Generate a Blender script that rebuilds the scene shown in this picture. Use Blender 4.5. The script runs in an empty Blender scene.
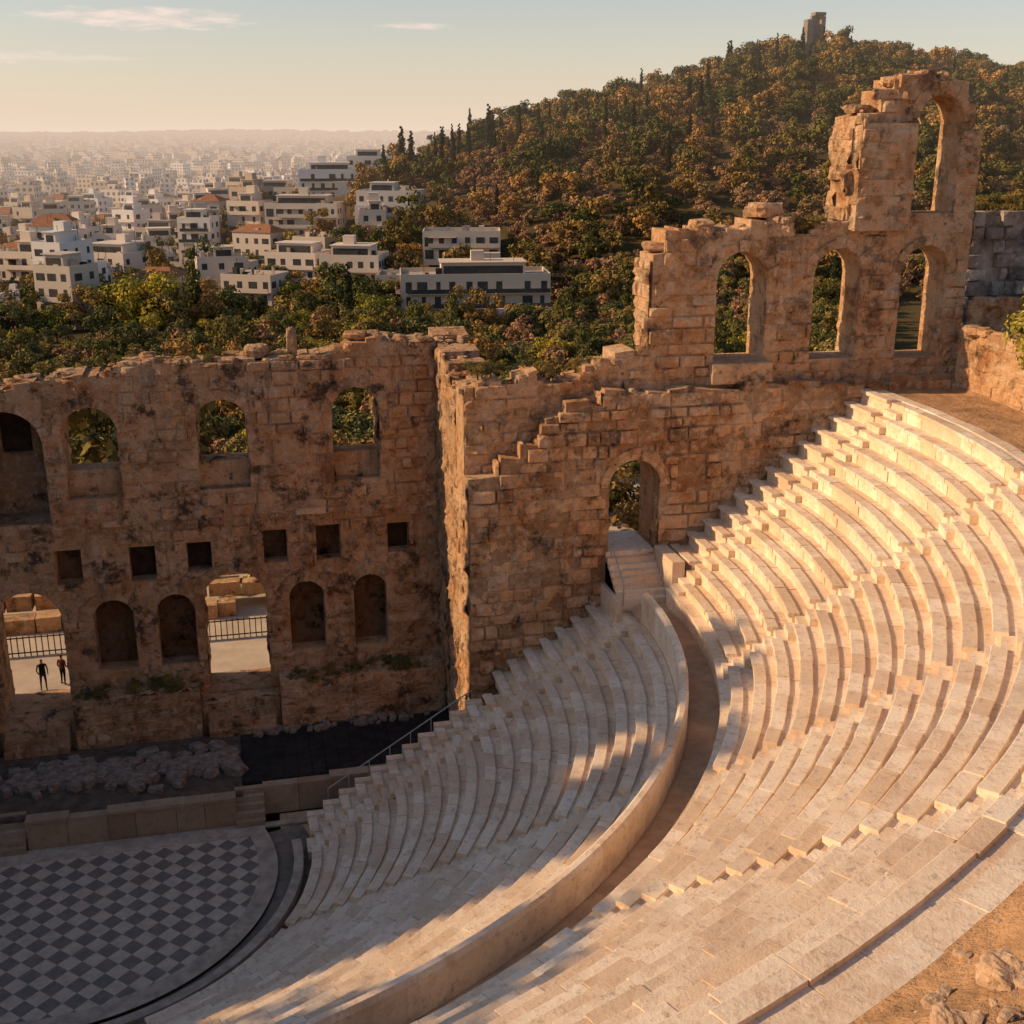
import bpy, math, random
from mathutils import Vector, Matrix, noise
PI=math.pi
sc=bpy.context.scene
rad=math.radians
# ------------------------------------------------------------------ helpers
def link(o): sc.collection.objects.link(o); return o
class MB:
    def __init__(s): s.v=[]; s.f=[]; s.m=[]
    def add(s,vs,fs,mi=0):
        b=len(s.v); s.v.extend(vs)
        for f in fs: s.f.append(tuple(i+b for i in f)); s.m.append(mi)
    def box(s,x0,x1,y0,y1,z0,z1,mi=0,rot=0,c=None):
        vs=[(x0,y0,z0),(x1,y0,z0),(x1,y1,z0),(x0,y1,z0),(x0,y0,z1),(x1,y0,z1),(x1,y1,z1),(x0,y1,z1)]
        if rot:
            cx,cy=c; ca,sa=math.cos(rot),math.sin(rot)
            vs=[(cx+(x-cx)*ca-(y-cy)*sa,cy+(x-cx)*sa+(y-cy)*ca,z) for x,y,z in vs]
        s.add(vs,[(0,3,2,1),(4,5,6,7),(0,1,5,4),(1,2,6,5),(2,3,7,6),(3,0,4,7)],mi)
    def obj(s,name,mats,smooth=False,parent=None):
        me=bpy.data.meshes.new(name); me.from_pydata(s.v,[],s.f)
        for m in mats: me.materials.append(m)
        if len(mats)>1: me.polygons.foreach_set("material_index",s.m)
        if smooth: me.polygons.foreach_set("use_smooth",[True]*len(s.f))
        me.update(); o=link(bpy.data.objects.new(name,me))
        if parent: o.parent=parent
        return o
def empty(name):
    e=bpy.data.objects.new(name,None); e.empty_display_size=.5; return link(e)
def lerp_tab(t,x):
    if x<=t[0][0]: return t[0][1]
    for (a,b),(c,d) in zip(t,t[1:]):
        if x<=c: return b+(d-b)*(x-a)/(c-a)
    return t[-1][1]
def sstep(a,b,x):
    t=max(0,min(1,(x-a)/(b-a))); return t*t*(3-2*t)
# ------------------------------------------------------------------ materials
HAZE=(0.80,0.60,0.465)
class NT:
    def __init__(s,name):
        s.mat=bpy.data.materials.new(name); s.mat.use_nodes=True
        s.t=s.mat.node_tree; s.t.nodes.clear()
        s.out=s.t.nodes.new("ShaderNodeOutputMaterial")
    def n(s,typ,**k):
        nd=s.t.nodes.new(typ)
        for a,b in k.items():
            if a[0]=='i' and a[1:].isdigit(): s.set(nd,int(a[1:]),b)
            else: setattr(nd,a,b)
        return nd
    def set(s,nd,i,v):
        if hasattr(v,'is_output'): s.t.links.new(v,nd.inputs[i])
        else: nd.inputs[i].default_value=v
    def math(s,op,a,b=0.0,c=None):
        nd=s.n("ShaderNodeMath",operation=op,i0=a,i1=b)
        if c is not None: s.set(nd,2,c)
        return nd.outputs[0]
    def mix(s,f,a,b,bt='MIX'):
        nd=s.n("ShaderNodeMixRGB",blend_type=bt); s.set(nd,0,f)
        s.set(nd,1,a if hasattr(a,'is_output') else (*a,1)); s.set(nd,2,b if hasattr(b,'is_output') else (*b,1)); return nd.outputs[0]
    def ramp(s,f,stops):
        nd=s.n("ShaderNodeValToRGB"); s.set(nd,0,f)
        cr=nd.color_ramp
        while len(cr.elements)<len(stops): cr.elements.new(.5)
        for e,(p,c) in zip(cr.elements,stops):
            e.position=p; e.color=(*c,1) if isinstance(c,tuple) else (c,c,c,1)
        return nd.outputs[0]
    def pos(s): return s.n("ShaderNodeNewGeometry").outputs["Position"]
    def noise(s,scale,detail=3,rough=.55,stretch=None):
        v=s.pos()
        if stretch:
            mp=s.n("ShaderNodeMapping"); s.set(mp,0,v); mp.inputs[3].default_value=stretch; v=mp.outputs[0]
        nd=s.n("ShaderNodeTexNoise"); s.t.links.new(v,nd.inputs["Vector"])
        nd.inputs["Scale"].default_value=scale; nd.inputs["Detail"].default_value=detail; nd.inputs["Roughness"].default_value=rough
        return nd.outputs[0]
    def bump(s,h,dist=.05,strength=1):
        nd=s.n("ShaderNodeBump"); nd.inputs["Strength"].default_value=strength; nd.inputs["Distance"].default_value=dist
        s.t.links.new(h,nd.inputs["Height"]); return nd.outputs[0]
    def finish(s,col,rough=.9,normal=None,haze=0,spec=.2,metal=0):
        if spec<=.2 or haze:
            b=s.n("ShaderNodeBsdfDiffuse"); cn="Color"; b.inputs["Roughness"].default_value=.3
        else:
            b=s.n("ShaderNodeBsdfPrincipled"); cn="Base Color"
            b.inputs["Roughness"].default_value=rough; b.inputs["Specular IOR Level"].default_value=spec; b.inputs["Metallic"].default_value=metal
        if hasattr(col,'is_output'): s.t.links.new(col,b.inputs[cn])
        else: b.inputs[cn].default_value=(*col,1)
        if normal: s.t.links.new(normal,b.inputs["Normal"])
        sh=b.outputs[0]
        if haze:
            # painted aerial perspective: haze glow mixed in by distance from world centre
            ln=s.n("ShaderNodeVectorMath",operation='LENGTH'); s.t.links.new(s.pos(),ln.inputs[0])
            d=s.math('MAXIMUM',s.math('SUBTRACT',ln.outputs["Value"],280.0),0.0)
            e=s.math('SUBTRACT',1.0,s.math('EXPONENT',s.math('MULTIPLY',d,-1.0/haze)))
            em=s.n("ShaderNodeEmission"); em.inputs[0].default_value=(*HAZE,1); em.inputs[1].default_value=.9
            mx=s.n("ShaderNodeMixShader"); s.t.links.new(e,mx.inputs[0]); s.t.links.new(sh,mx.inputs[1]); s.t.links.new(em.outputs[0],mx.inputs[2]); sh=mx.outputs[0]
        s.t.links.new(sh,s.out.inputs[0]); return s.mat
    def island(s): return s.n("ShaderNodeNewGeometry").outputs["Random Per Island"]
    def orand(s): return s.n("ShaderNodeObjectInfo").outputs["Random"]
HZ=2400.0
def m_stone(name,tint=(1,1,1),dark=.5):
    t=NT(name)
    c1=t.ramp(t.noise(.45,4,.65),[(.3,(.60,.30,.14)),(.48,(.74,.45,.25)),(.62,(.80,.55,.35)),(.75,(.84,.64,.46))])
    isl=t.ramp(t.island(),[(0,.72),(.5,1.0),(1,1.15)])
    c=t.mix(1,c1,isl,'MULTIPLY')
    fine=t.noise(2.4,5,.72)
    c=t.mix(t.ramp(fine,[(.5,0.0),(.68,.8)]),c,(.86,.68,.51))
    c=t.mix(t.ramp(fine,[(.30,.9),(.42,0.0)]),c,(.17,.10,.065))
    c=t.mix(t.ramp(t.noise(.75,5,.75),[(.54,0.0),(.645,dark+.38)]),c,(.085,.06,.048))
    c=t.mix(t.ramp(t.noise(1.3,4,.65,stretch=(1,1,.18)),[(.55,0.0),(.70,dark+.1)]),c,(.16,.10,.07))
    c=t.mix(1,c,tint,'MULTIPLY')
    hh=t.math('ADD',t.noise(3.5,6,.75),t.math('MULTIPLY',fine,.6))
    return t.finish(c,.95,t.bump(hh,.42,1))
STONE=m_stone("weathered_masonry",(1.0,.97,.93)); STONE_B=m_stone("weathered_masonry_pale",(1.12,1.09,1.03),.28)
STONE_D=m_stone("dark_niche_masonry",(.34,.31,.29),.6)  # darker masonry tint for niche and opening backs
def m_marble(name="seat_marble",k=1.0):
    t=NT(name)
    isl=t.ramp(t.island(),[(0,(.70,.52,.36)),(.3,(.84,.68,.51)),(.7,(.90,.77,.61)),(1,(.76,.56,.38))])
    if k!=1: isl=t.mix(1,isl,(k,k*.93,k*.86),'MULTIPLY')
    c=t.mix(t.ramp(t.noise(1.5,5,.72),[(.47,0.0),(.66,.6)]),isl,(.60*k,.41*k,.26*k))
    c=t.mix(t.ramp(t.noise(4.5,4,.75),[(.55,0.0),(.70,.65)]),c,(.31*k,.225*k,.165*k))
    c=t.mix(t.ramp(t.noise(.35,4,.6),[(.48,0.0),(.68,.35)]),c,(.50*k,.37*k,.27*k))
    return t.finish(c,.62,t.bump(t.noise(9,5,.75),.035,.8),spec=.3)
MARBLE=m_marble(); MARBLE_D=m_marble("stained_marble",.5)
def m_simple(name,a,b,scale=2,rough=.9,bd=.02,haze=0,spec=.2,bs=12):
    t=NT(name); c=t.mix(t.ramp(t.noise(scale,4,.68),[(.35,0.0),(.68,1.0)]),a,b)
    return t.finish(c,rough,t.bump(t.noise(bs,4,.7),bd,.8) if not haze else None,haze=haze,spec=spec)
PAVE=m_simple("diazoma_paving",(.66,.44,.26),(.44,.29,.18),1.2)
FOUND=m_simple("rubble_core",(.24,.17,.12),(.12,.085,.06),2)
EARTH=m_simple("dry_earth",(.54,.32,.17),(.27,.165,.095),.8,bd=.2,bs=4)
DARKFLOOR=m_simple("dark_stage_boards",(.028,.026,.026),(.05,.045,.042),1.2)
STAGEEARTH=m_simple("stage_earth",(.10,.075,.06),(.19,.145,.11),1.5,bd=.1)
PLAZA=m_simple("plaza_paving",(.66,.55,.43),(.50,.41,.32),.6)
IRON=m_simple("iron_railing",(.03,.03,.03),(.05,.045,.04),6,.6)
STEEL=m_simple("steel_handrail",(.45,.45,.45),(.35,.35,.35),6,.4)
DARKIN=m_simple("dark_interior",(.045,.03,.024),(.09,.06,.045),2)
t=NT("grey_marble")
gc=t.mix(1,t.ramp(t.noise(.9,5,.7),[(.35,(.60,.50,.41)),(.5,(.42,.35,.29)),(.66,(.20,.165,.14))]),t.ramp(t.island(),[(0,.55),(1,1.25)]),'MULTIPLY')
GREYM=t.finish(gc,.9,t.bump(t.noise(4,5,.7),.12,1))
# ------------------------------------------------------------------ masonry
def grid_block(mb,M,u0,u1,z0,z1,d,rng,mi=0,amp=.06):
    ch=.05
    L=u1-u0; Hh=z1-z0
    nx=max(1,int(L/.22)); nz=max(1,int(Hh/.2))
    us=[u0]+[u0+ch+(L-2*ch)*i/nx for i in range(nx+1)]+[u1]
    zs=[z0]+[z0+ch+(Hh-2*ch)*i/nz for i in range(nz+1)]+[z1]
    tx=rng.uniform(-.07,.07); tz=rng.uniform(-.07,.07)
    vs=[];W=len(us)
    for j,z in enumerate(zs):
        for i,u in enumerate(us):
            P=Vector(M(u,z,0))
            er=sstep(-.05,.25,noise.noise(P*.33+Vector((9,2,5)))+.5*noise.noise(P*.9))
            rough=noise.noise(P*1.1)*.24+noise.noise(P*2.7)*.17+noise.noise(P*6)*.09+.02
            e=(i==0 or j==0 or i==W-1 or j==len(zs)-1)
            if e: dd=-.08*(1-er)+rough*er
            else:
                nn=noise.noise(Vector((u*1.9,z*1.9,d*9)))*amp*1.3+noise.noise(Vector((u*6,z*6,3)))*amp
                blk=d+nn+tx*(u-u0-L/2)/L+tz*(z-z0-Hh/2)/Hh
                if (i in(1,W-2)) and (j in(1,len(zs)-2)): blk-=rng.uniform(.0,.09)
                dd=blk*(1-er)+(rough+.03)*er
            vs.append(M(u,z,dd))
    fs=[(j*W+i,j*W+i+1,(j+1)*W+i+1,(j+1)*W+i) for j in range(len(zs)-1) for i in range(W-1)]
    mb.add(vs,fs,mi)
def face_blocks(mb,M,ua,ub,za,top,openings,rng,course=(.42,.72),length=(.45,1.55),miss=.05,depth=(-.02,.14),bottom=None):
    z=za
    while z<60:
        h=rng.uniform(*course)
        u=ua-rng.uniform(0,.5); anyb=False
        while u<ub:
            L=rng.uniform(*length); a=max(u,ua); b=min(u+L,ub); u+=L
            if b-a<.2: continue
            mid=(a+b)/2
            if top(mid)<z+h*.55: continue
            anyb=True
            if bottom and bottom(mid)>z+h: continue
            segs=[(a,b)]
            for o in openings:
                cx=(o[0]+o[1])/2; ring=.5 if o[4] else 0
                hw=0
                r=(o[1]-o[0])/2
                if z+h>o[2] and z<o[3]+ring:
                    if o[4]:
                        zs=o[3]-r; zz=max(z,zs) 
                        if z<zs-.05: hw=r
                        if z+h>zs: 
                            R=r+ring-.05; hw=max(hw,math.sqrt(max(0,R*R-(zz-zs)**2)))
                    else: hw=r if z<o[3] else 0
                if hw>0:
                    ns=[]
                    for (p,q) in segs:
                        if q<=cx-hw or p>=cx+hw: ns.append((p,q)); continue
                        if p<cx-hw: ns.append((p,cx-hw))
                        if q>cx+hw: ns.append((cx+hw,q))
                    segs=ns
            for p,q in segs:
                if q-p<.14: continue
                if rng.random()<miss: continue
                grid_block(mb,M,p+.004,q-.004,z+.004,z+h-.004,rng.uniform(*depth),rng)
        z+=h
        if not anyb and z>za+3: break
    for o in openings:
        if not o[4]: continue
        r=(o[1]-o[0])/2; cx=(o[0]+o[1])/2; zs=o[3]-r; n=max(9,int(PI*r/.42)|1)
        for k in range(n):
            a0=PI*k/n+.006; a1=PI*(k+1)/n-.006; d=rng.uniform(.04,.15); R=r+rng.uniform(.42,.62)
            vs=[]
            for rr,dd in ((r+.0,-.05),(r+.03,d),(R-.04,d+rng.uniform(-.04,.04)),(R,-.05)):
                for aa in (a0,(a0+a1)/2,a1):
                    vs.append(M(cx+rr*math.cos(aa),zs+rr*math.sin(aa),dd+(rng.uniform(-.03,.03) if dd>0 else 0)))
            fs=[(i*3+j,i*3+j+1,(i+1)*3+j+1,(i+1)*3+j) for i in range(3) for j in range(2)]
            fs+= [(0,3,6,9),(2,5,8,11)]
            mb.add(vs,fs,0)
def slab(name,M,ua,ub,za,top,openings,T,mat,rng,parent,step=.75,dfront=0):
    pts=[(ua,za)]
    u=ua
    while u<ub-1e-6:
        n=min(ub,u+rng.uniform(.5,1.2)*step)
        if ub-n<.3: n=ub
        zt=top((u+n)/2)+rng.uniform(-.2,.2)
        pts+= [(u,zt),(n,zt+rng.uniform(-.15,.15))]; u=n
    pts.append((ub,za))
    cu=bpy.data.curves.new(name,'CURVE'); cu.dimensions='2D'; cu.fill_mode='BOTH'; cu.extrude=T/2
    def spl(P):
        s=cu.splines.new('POLY'); s.points.add(len(P)-1)
        for i,p in enumerate(P): s.points[i].co=(p[0],p[1],0,1)
        s.use_cyclic_u=True
    cl=[]
    for p in pts:
        if not cl or abs(p[0]-cl[-1][0])+abs(p[1]-cl[-1][1])>1e-4: cl.append(p)
    spl(cl)
    for (x0,x1,z0,z1,arch) in openings:
        P=[(x0,z0),(x1,z0)]
        if arch:
            r=(x1-x0)/2; zs=z1-r
            P+=[((x0+x1)/2+r*math.cos(PI*k/16)*(1+rng.uniform(-.02,.02)),zs+r*math.sin(PI*k/16)*(1+rng.uniform(-.02,.02))) for k in range(17)]
        else: P+=[(x1,z1),(x0,z1)]
        spl(P)
    tmp=bpy.data.objects.new("tmp",cu); link(tmp)
    me=bpy.data.meshes.new_from_object(tmp); bpy.data.objects.remove(tmp)
    for v in me.vertices:
        x,y,z=v.co; v.co=M(x,y,-(z+T/2)-dfront)
    me.materials.clear(); me.materials.append(mat)
    for p in me.polygons: p.use_smooth=False
    me.name=name; o=link(bpy.data.objects.new(name,me)); o.parent=parent
    return o
def rock(mb,c,dim,rng,n=3,amp=.22,mi=0,rot=None):
    rz=rng.uniform(0,PI) if rot is None else rot; sd=rng.uniform(0,100)
    ca,sa=math.cos(rz),math.sin(rz)
    for ax in range(3):
        for sg in (-1,1):
            vs=[]
            for j in range(n+1):
                for i in range(n+1):
                    p=[0,0,0]; p[ax]=sg; p[(ax+1)%3]=2*i/n-1; p[(ax+2)%3]=2*j/n-1
                    v=Vector(p); l=max(v.length,1e-4); v=v*(1-.34*(l-1))
                    v=v*(1+amp*noise.noise(v*1.3+Vector((sd,0,0)))+amp*.6*noise.noise(v*3+Vector((0,sd,0))))
                    x,y,z=v.x*dim[0]/2,v.y*dim[1]/2,v.z*dim[2]/2
                    vs.append((c[0]+x*ca-y*sa,c[1]+x*sa+y*ca,c[2]+z))
            mb.add(vs,[(j*(n+1)+i,j*(n+1)+i+1,(j+1)*(n+1)+i+1,(j+1)*(n+1)+i) for j in range(n) for i in range(n)],mi)
def cap_stones(mb,M,ua,ub,top,T,rng,dens=1.0,sz=(.3,.8)):
    u=ua+.3
    while u<ub-.3:
        d=-.3
        while d>-T+.2:
            if rng.random()<dens:
                s=rng.uniform(*sz); z=top(u)
                if abs(top(u+.3)-z)<.6 and abs(top(u-.3)-z)<.6:
                    c=M(u+rng.uniform(-.2,.2),z+rng.uniform(-.12,.06),d)
                    rock(mb,c,(s*rng.uniform(.8,1.5),s,s*rng.uniform(.3,.7)),rng,3,.35)
            d-=rng.uniform(.4,.8)
        u+=rng.uniform(.4,.8)
def jambs(mb,sx,openings,Y0,T,rng):
    for (x0,x1,z0,z1,arch) in openings:
        zt=z1-((x1-x0)/2 if arch else 0)
        if zt-z0<.5: continue
        for xx,sg in ((x1,-1),(x0,1)):
            M=lambda u,z,d,xx=xx,sg=sg:(sx*(xx+sg*d*.6),u,z)
            face_blocks(mb,M,Y0+.02,Y0+T-.02,z0,lambda u:zt-.02,[],rng,depth=(.0,.06),miss=0,length=(.5,1.2))
def stage_top(u):
    return lerp_tab([(-18,20.1),(-14,20.3),(-9,19.1),(-2,18.9),(.5,19.2),(3.2,19.5),(4.2,20.1),(5.0,19.6),(9,19.8),(13.2,19.7),(13.7,20.4),(18,20.5)],u)+.35*noise.noise(Vector((u*1.1,0,0)))
rng=random.Random(5)
SW=empty("roman_stage_wall")
win=[(.3,2.75,13.5,17.9,True),(6.35,8.75,13.6,18.0,True),(12.8,15.1,13.7,18.3,True),(-4.0,-.6,12.4,17.9,True),(-9.2,-6.8,13.5,17.9,True),(-15.2,-12.8,13.5,17.9,True)]
doors=[(-3.75,-.65,2.75,9.0,True),(6.05,9.15,2.9,9.3,True),(-13.5,-10.4,2.9,9.2,True)]
sq=[(c-.6+rng.uniform(-.06,.06),c+.6+rng.uniform(-.08,.08),z-.85+rng.uniform(-.1,.1),z+.85+rng.uniform(-.12,.12),False) for c,z in ((-.1,10.05),(3.3,10.1),(6.0,10.2),(9.75,10.45),(12.4,10.45),(15.9,10.5),(-4.4,10.1),(-7.5,10.1),(-11,10.2),(-14.5,10.2))]
nich=[(.8,2.7,4.6,8.3,True),(3.8,5.6,4.6,8.35,True),(10.25,12.0,4.75,8.5,True),(13.5,15.2,4.75,8.6,True),(-6.6,-4.8,4.6,8.3,True),(-9.6,-7.8,4.6,8.3,True)]
def MS(u,z,d): return (u,11.6-d,z)
T=2.3
slab("masonry_core",MS,-18,18,-.5,stage_top,win+doors+sq+nich,T,STONE,rng,SW)
mb=MB(); face_blocks(mb,MS,-18,17.9,1.4,stage_top,win+doors+sq+nich,rng,miss=.07,depth=(-.04,.18)); jambs(mb,1,win+doors,11.6,T,rng)
cap_stones(mb,MS,-18,18,stage_top,T,rng,.75)
rock(mb,(11.1,12.2,20.5),(.5,.5,1.5),rng,rot=0); rock(mb,(9.4,12.6,20.1),(1.4,1.0,.6),rng); rock(mb,(14.2,12.6,20.7),(1.2,1.0,.4),rng)
mb.obj("ashlar_facing",[STONE],parent=SW)
mb=MB()
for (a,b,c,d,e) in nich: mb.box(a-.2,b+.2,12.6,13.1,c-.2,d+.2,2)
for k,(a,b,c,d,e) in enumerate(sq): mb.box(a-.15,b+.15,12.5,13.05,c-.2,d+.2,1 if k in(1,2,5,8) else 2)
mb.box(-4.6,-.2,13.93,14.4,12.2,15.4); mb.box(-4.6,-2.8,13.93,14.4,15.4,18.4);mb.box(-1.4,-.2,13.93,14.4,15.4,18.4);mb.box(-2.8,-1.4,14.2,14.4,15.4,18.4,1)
for (a,b,c,d,e) in win[:3]+win[4:]: mb.box(a+.003,b-.003,12.3,13.6,c+.003,c+1.25)
mb.obj("niche_backs_and_parapets",[STONE,DARKIN,STONE_D],parent=SW)
mb=MB()
u=-18
while u<17.8:
    L=rng.uniform(.8,1.8)
    if rng.random()>.5 and not(-4.3<u+L/2<-.3): grid_block(mb,MS,u,min(17.9,u+L),12.05,12.4,rng.uniform(.15,.26),rng)
    u+=L
mb.obj("string_course",[STONE_B],parent=SW)
mb=MB(); segs=[(-17.9,-14,3.6),(-14,-9.9,2.85),(-9.9,-4.0,3.7),(-4.0,-.4,2.7),(-.4,5.6,3.75),(5.6,9.5,2.8),(9.5,17.9,3.85)]
mb2=MB()
for a,b,h in segs:
    y=9.95 if h>3 else 10.6
    mb.box(a+.01,b-.01,y,11.55,1.0,h)
    face_blocks(mb2,lambda u,z,d,y=y:(u,y-d,z),a+.02,b-.02,1.4,lambda u,h=h:h,[],rng,course=(.4,.6))
    face_blocks(mb2,lambda u,z,d,h=h:(u,z,h+d),a+.02,b-.02,y+.02,lambda u:11.5,[],rng,depth=(0,.05))
for a,b in ((-4.0,-.4),(5.6,9.5)):
    for k in range(3): mb.box(a+.3,b-.3,10.6-.35*(k+1),10.6-.35*k-.003,1.3,2.7-.36*(k+1))
mb.obj("podium_core",[STONE],parent=SW); mb2.obj("podium_blocks",[STONE],parent=SW)
# ------------------------------------------------------------------ wings
YE=3.6
ARC=[(29.55,31.95,20.2,25.05,True),(34.24,36.6,20.1,25.1,True),(38.6,40.95,20.0,25.15,True)]
TALL=[(38.7,40.95,26.6,31.7,True)]
WD=[(24.5,26.9,11.7,16.0,True)]
XL=26.3; XT=35.5
def wing_topW(u):
    return lerp_tab([(18,19.3),(19.5,19.7),(20,19.2),(21,19.9),(22,19.3),(23.4,19.7),(23.6,20.1),(25.0,20.5),(XL-.01,20.7),(XL,24.9),(27.2,25.4),(27.25,25.9),(28.3,26.0),(29.3,25.9),(29.8,25.9),(31.3,26.1),(31.35,26.6),(32.8,26.3),(33.1,25.6),(33.6,26.0),(XT-.02,26.1),(XT,30.2),(35.6,30.9),(36.9,31.0),(36.92,31.8),(37.5,32.3),(39,32.6),(40.4,32.5),(41.2,31.6),(41.5,30.4),(42,29.6)],u)
def wing_topE(u):  # unseen east wing: top raised above the west profile to shade lower seats
    return max(wing_topW(u),lerp_tab([(18,20.5),(19,23),(22,24.2),(24,26),(30,27.2),(34,27.0),(42,27.5)],u))
def low_top(u):
    return lerp_tab([(18,15.4),(19.3,15.4),(19.31,16.3),(20.4,16.3),(20.41,17.1),(21.6,17.1),(21.61,17.9),(22.8,17.9),(22.81,18.6),(24,18.6),(24.01,19.2),(27.5,19.3),(30,19.2),(42,19.2)],u)
def wing(sx,seed):
    rng=random.Random(seed)
    W=empty("west_wing_arcade_wall" if sx>0 else "east_wing_arcade_wall")
    M=lambda u,z,d:(sx*u,4.5-d,z)
    ops=ARC+TALL+WD; wt=wing_topW if sx>0 else wing_topE
    TW=1.85
    slab("masonry_core",M,18,42,-.5,wt,ops,TW,STONE_B,rng,W)
    mb=MB()
    face_blocks(mb,M,18.02,41.98,14.8,wt,ops,rng,depth=(-.04,.22),bottom=lambda u:low_top(u)-.5)
    jambs(mb,sx,ops,4.5,TW,rng)
    if sx>0:
        face_blocks(mb,lambda u,z,d:(sx*(XL-d),u,z),4.5,6.3,20.8,lambda u:24.9,[],rng)
    face_blocks(mb,lambda u,z,d:(sx*(XT-d),u,z),4.5,6.3,26.3,lambda u:30.5,[],rng)
    face_blocks(mb,lambda u,z,d:(sx*(42+d),u,z),4.5,6.3,19,lambda u:29.6,[],rng)
    cap_stones(mb,M,18,42,wt,TW,rng,.85,(.3,.75))
    if sx>0:
        for (x,z,a,b) in ((26.9,25.3,1.1,.45),(29.0,26.2,1.0,.5),(32.0,26.8,1.6,.7),(36.2,31.1,1.1,.4)):
            rock(mb,(sx*x,5.3,z),(a,1.3,b),rng,rot=0)
    mb.obj("ashlar_facing",[STONE_B],parent=W)
    M2=lambda u,z,d:(sx*u,3.65-d,z)
    slab("lower_facing_core",M2,18,42,-.5,low_top,WD,.845,STONE,rng,W,step=1.4)
    mb=MB(); face_blocks(mb,M2,18.02,41.98,3.0,low_top,WD,rng,depth=(-.06,.24)); jambs(mb,sx,WD,3.65,.8,rng)
    face_blocks(mb,lambda u,z,d:(sx*(18-d),u,z),3.65,6.4,1.2,lambda u:15.3,[],rng)
    for uu,z0,z1 in ((19.31,15.4,16.3),(20.41,16.3,17.1),(21.61,17.1,17.9),(22.81,17.9,18.6),(24.01,18.6,19.2)):
        grid_block(mb,lambda u,z,d,uu=uu:(sx*(uu-d),u,z),3.65,4.48,z0,z1,.06,rng)
    cap_stones(mb,M2,18,29,low_top,.8,rng,.7,(.25,.5))
    mb.obj("lower_facing_blocks",[STONE_B],parent=W)
    mb=MB()
    a,b,c=ARC[0][:3]
    x0,x1=min(sx*(a-.25),sx*(b+.25)),max(sx*(a-.25),sx*(b+.25)); mb.box(x0,x1,3.85,4.44,c-.95,c-.05)
    face_blocks(mb,lambda u,z,d:(u,3.84-d,z),x0,x1,c-.95,lambda u:c-.02,[],rng,course=(.9,.9),length=(2.9,3.1),miss=0,depth=(.02,.04))
    mb.obj("sill_block",[STONE_B],parent=W)
    mb=MB()
    def ptop(u): return 30.6+.4*noise.noise(Vector((u*2,0,0)))
    a,b=(35.75,38.45)
    M3=lambda u,z,d:(sx*u,3.95-d,z)
    mb.box(min(sx*a,sx*b),max(sx*a,sx*b),3.95,4.44,25.9,30.5)
    face_blocks(mb,M3,a,b,25.9,ptop,[],rng,depth=(0,.15))
    face_blocks(mb,lambda u,z,d:(sx*(a-d),u,z),3.95,4.5,25.9,ptop,[],rng)
    face_blocks(mb,lambda u,z,d:(sx*(b+d),u,z),3.95,4.5,25.9,ptop,[],rng)
    mb.obj("tower_pilaster",[STONE_B],parent=W)
    V=empty("stage_side_wall")
    vt=lambda u: lerp_tab([(6.3,19.0),(8,19.5),(9,19.9),(13.9,20.5)],u)
    MV=lambda u,z,d:(sx*(18-d),u,z)
    vo=[(8.2,9.6,4.2,7.6,True)]
    slab("masonry_core",MV,6.36,13.9,-.5,vt,vo,1.8,STONE,rng,V,dfront=.003)
    mb=MB(); face_blocks(mb,MV,6.36,11.55,1.4,vt,vo,rng); cap_stones(mb,MV,6.5,13.9,vt,1.8,rng,.9)
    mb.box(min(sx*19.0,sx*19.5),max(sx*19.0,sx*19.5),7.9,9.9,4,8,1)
    mb.obj("ashlar_facing",[STONE,DARKIN],parent=V)
wing(1,11); wing(-1,12)
def simple_wall(name,x0,x1,y0,y1,z0,zt,mat,seed,course=(.5,.7),depth=(-.02,.14)):
    rng=random.Random(seed); e=empty(name); mb=MB(); mb.box(x0+.05,x1-.05,y0+.05,y1-.05,z0,min(zt(x0),zt(x1))-.05)
    face_blocks(mb,lambda u,z,d:(u,y0+.05-d,z),x0,x1,z0,zt,[],rng,course=course,depth=depth)
    face_blocks(mb,lambda u,z,d:(x0+.05-d,u,z),y0,y1,z0,lambda u:zt(x0),[],rng,course=course,depth=depth)
    cap_stones(mb,lambda u,z,d:(u,y0-d,z),x0,x1,lambda u:min(zt(x0),zt(x1)),y1-y0,rng,1,(.4,.8))
    mb.obj("stone_courses",[mat],parent=e); return e
simple_wall("marble_buttress",43.3,56,6.9,8.6,12,lambda u:26.7-(u-43)*.05,GREYM,31,(.55,.85),(-.05,.4))
simple_wall("retaining_wall",41.3,42.3,-14,3.6,17.5,lambda u:21.5,STONE_B,32)
simple_wall("retaining_wall",42.35,62,3.9,4.8,17,lambda u:22.6,STONE_B,33)
simple_wall("retaining_wall",-62,-44.2,3.9,4.8,15,lambda u:19.6,STONE_B,34)
# unseen tall wall, added to cast shade over the seats
E=empty("east_shadow_blocker"); rg=random.Random(51)
et=lambda u: lerp_tab([(-6,38),(-5.2,42),(-4,44.5),(-2,44),(-1.7,41.5),(-.5,41.7),(-.2,44.8),(2,45.8),(2.5,43.6),(4.5,46.2),(6,46),(6.5,44),(12,45)],u)
slab("masonry_core",lambda u,z,d:(-42.3+d,u,z),-6,13,14,et,[(.2,2.0,38.0,42.2,True)],1.8,STONE,rg,E)
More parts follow.
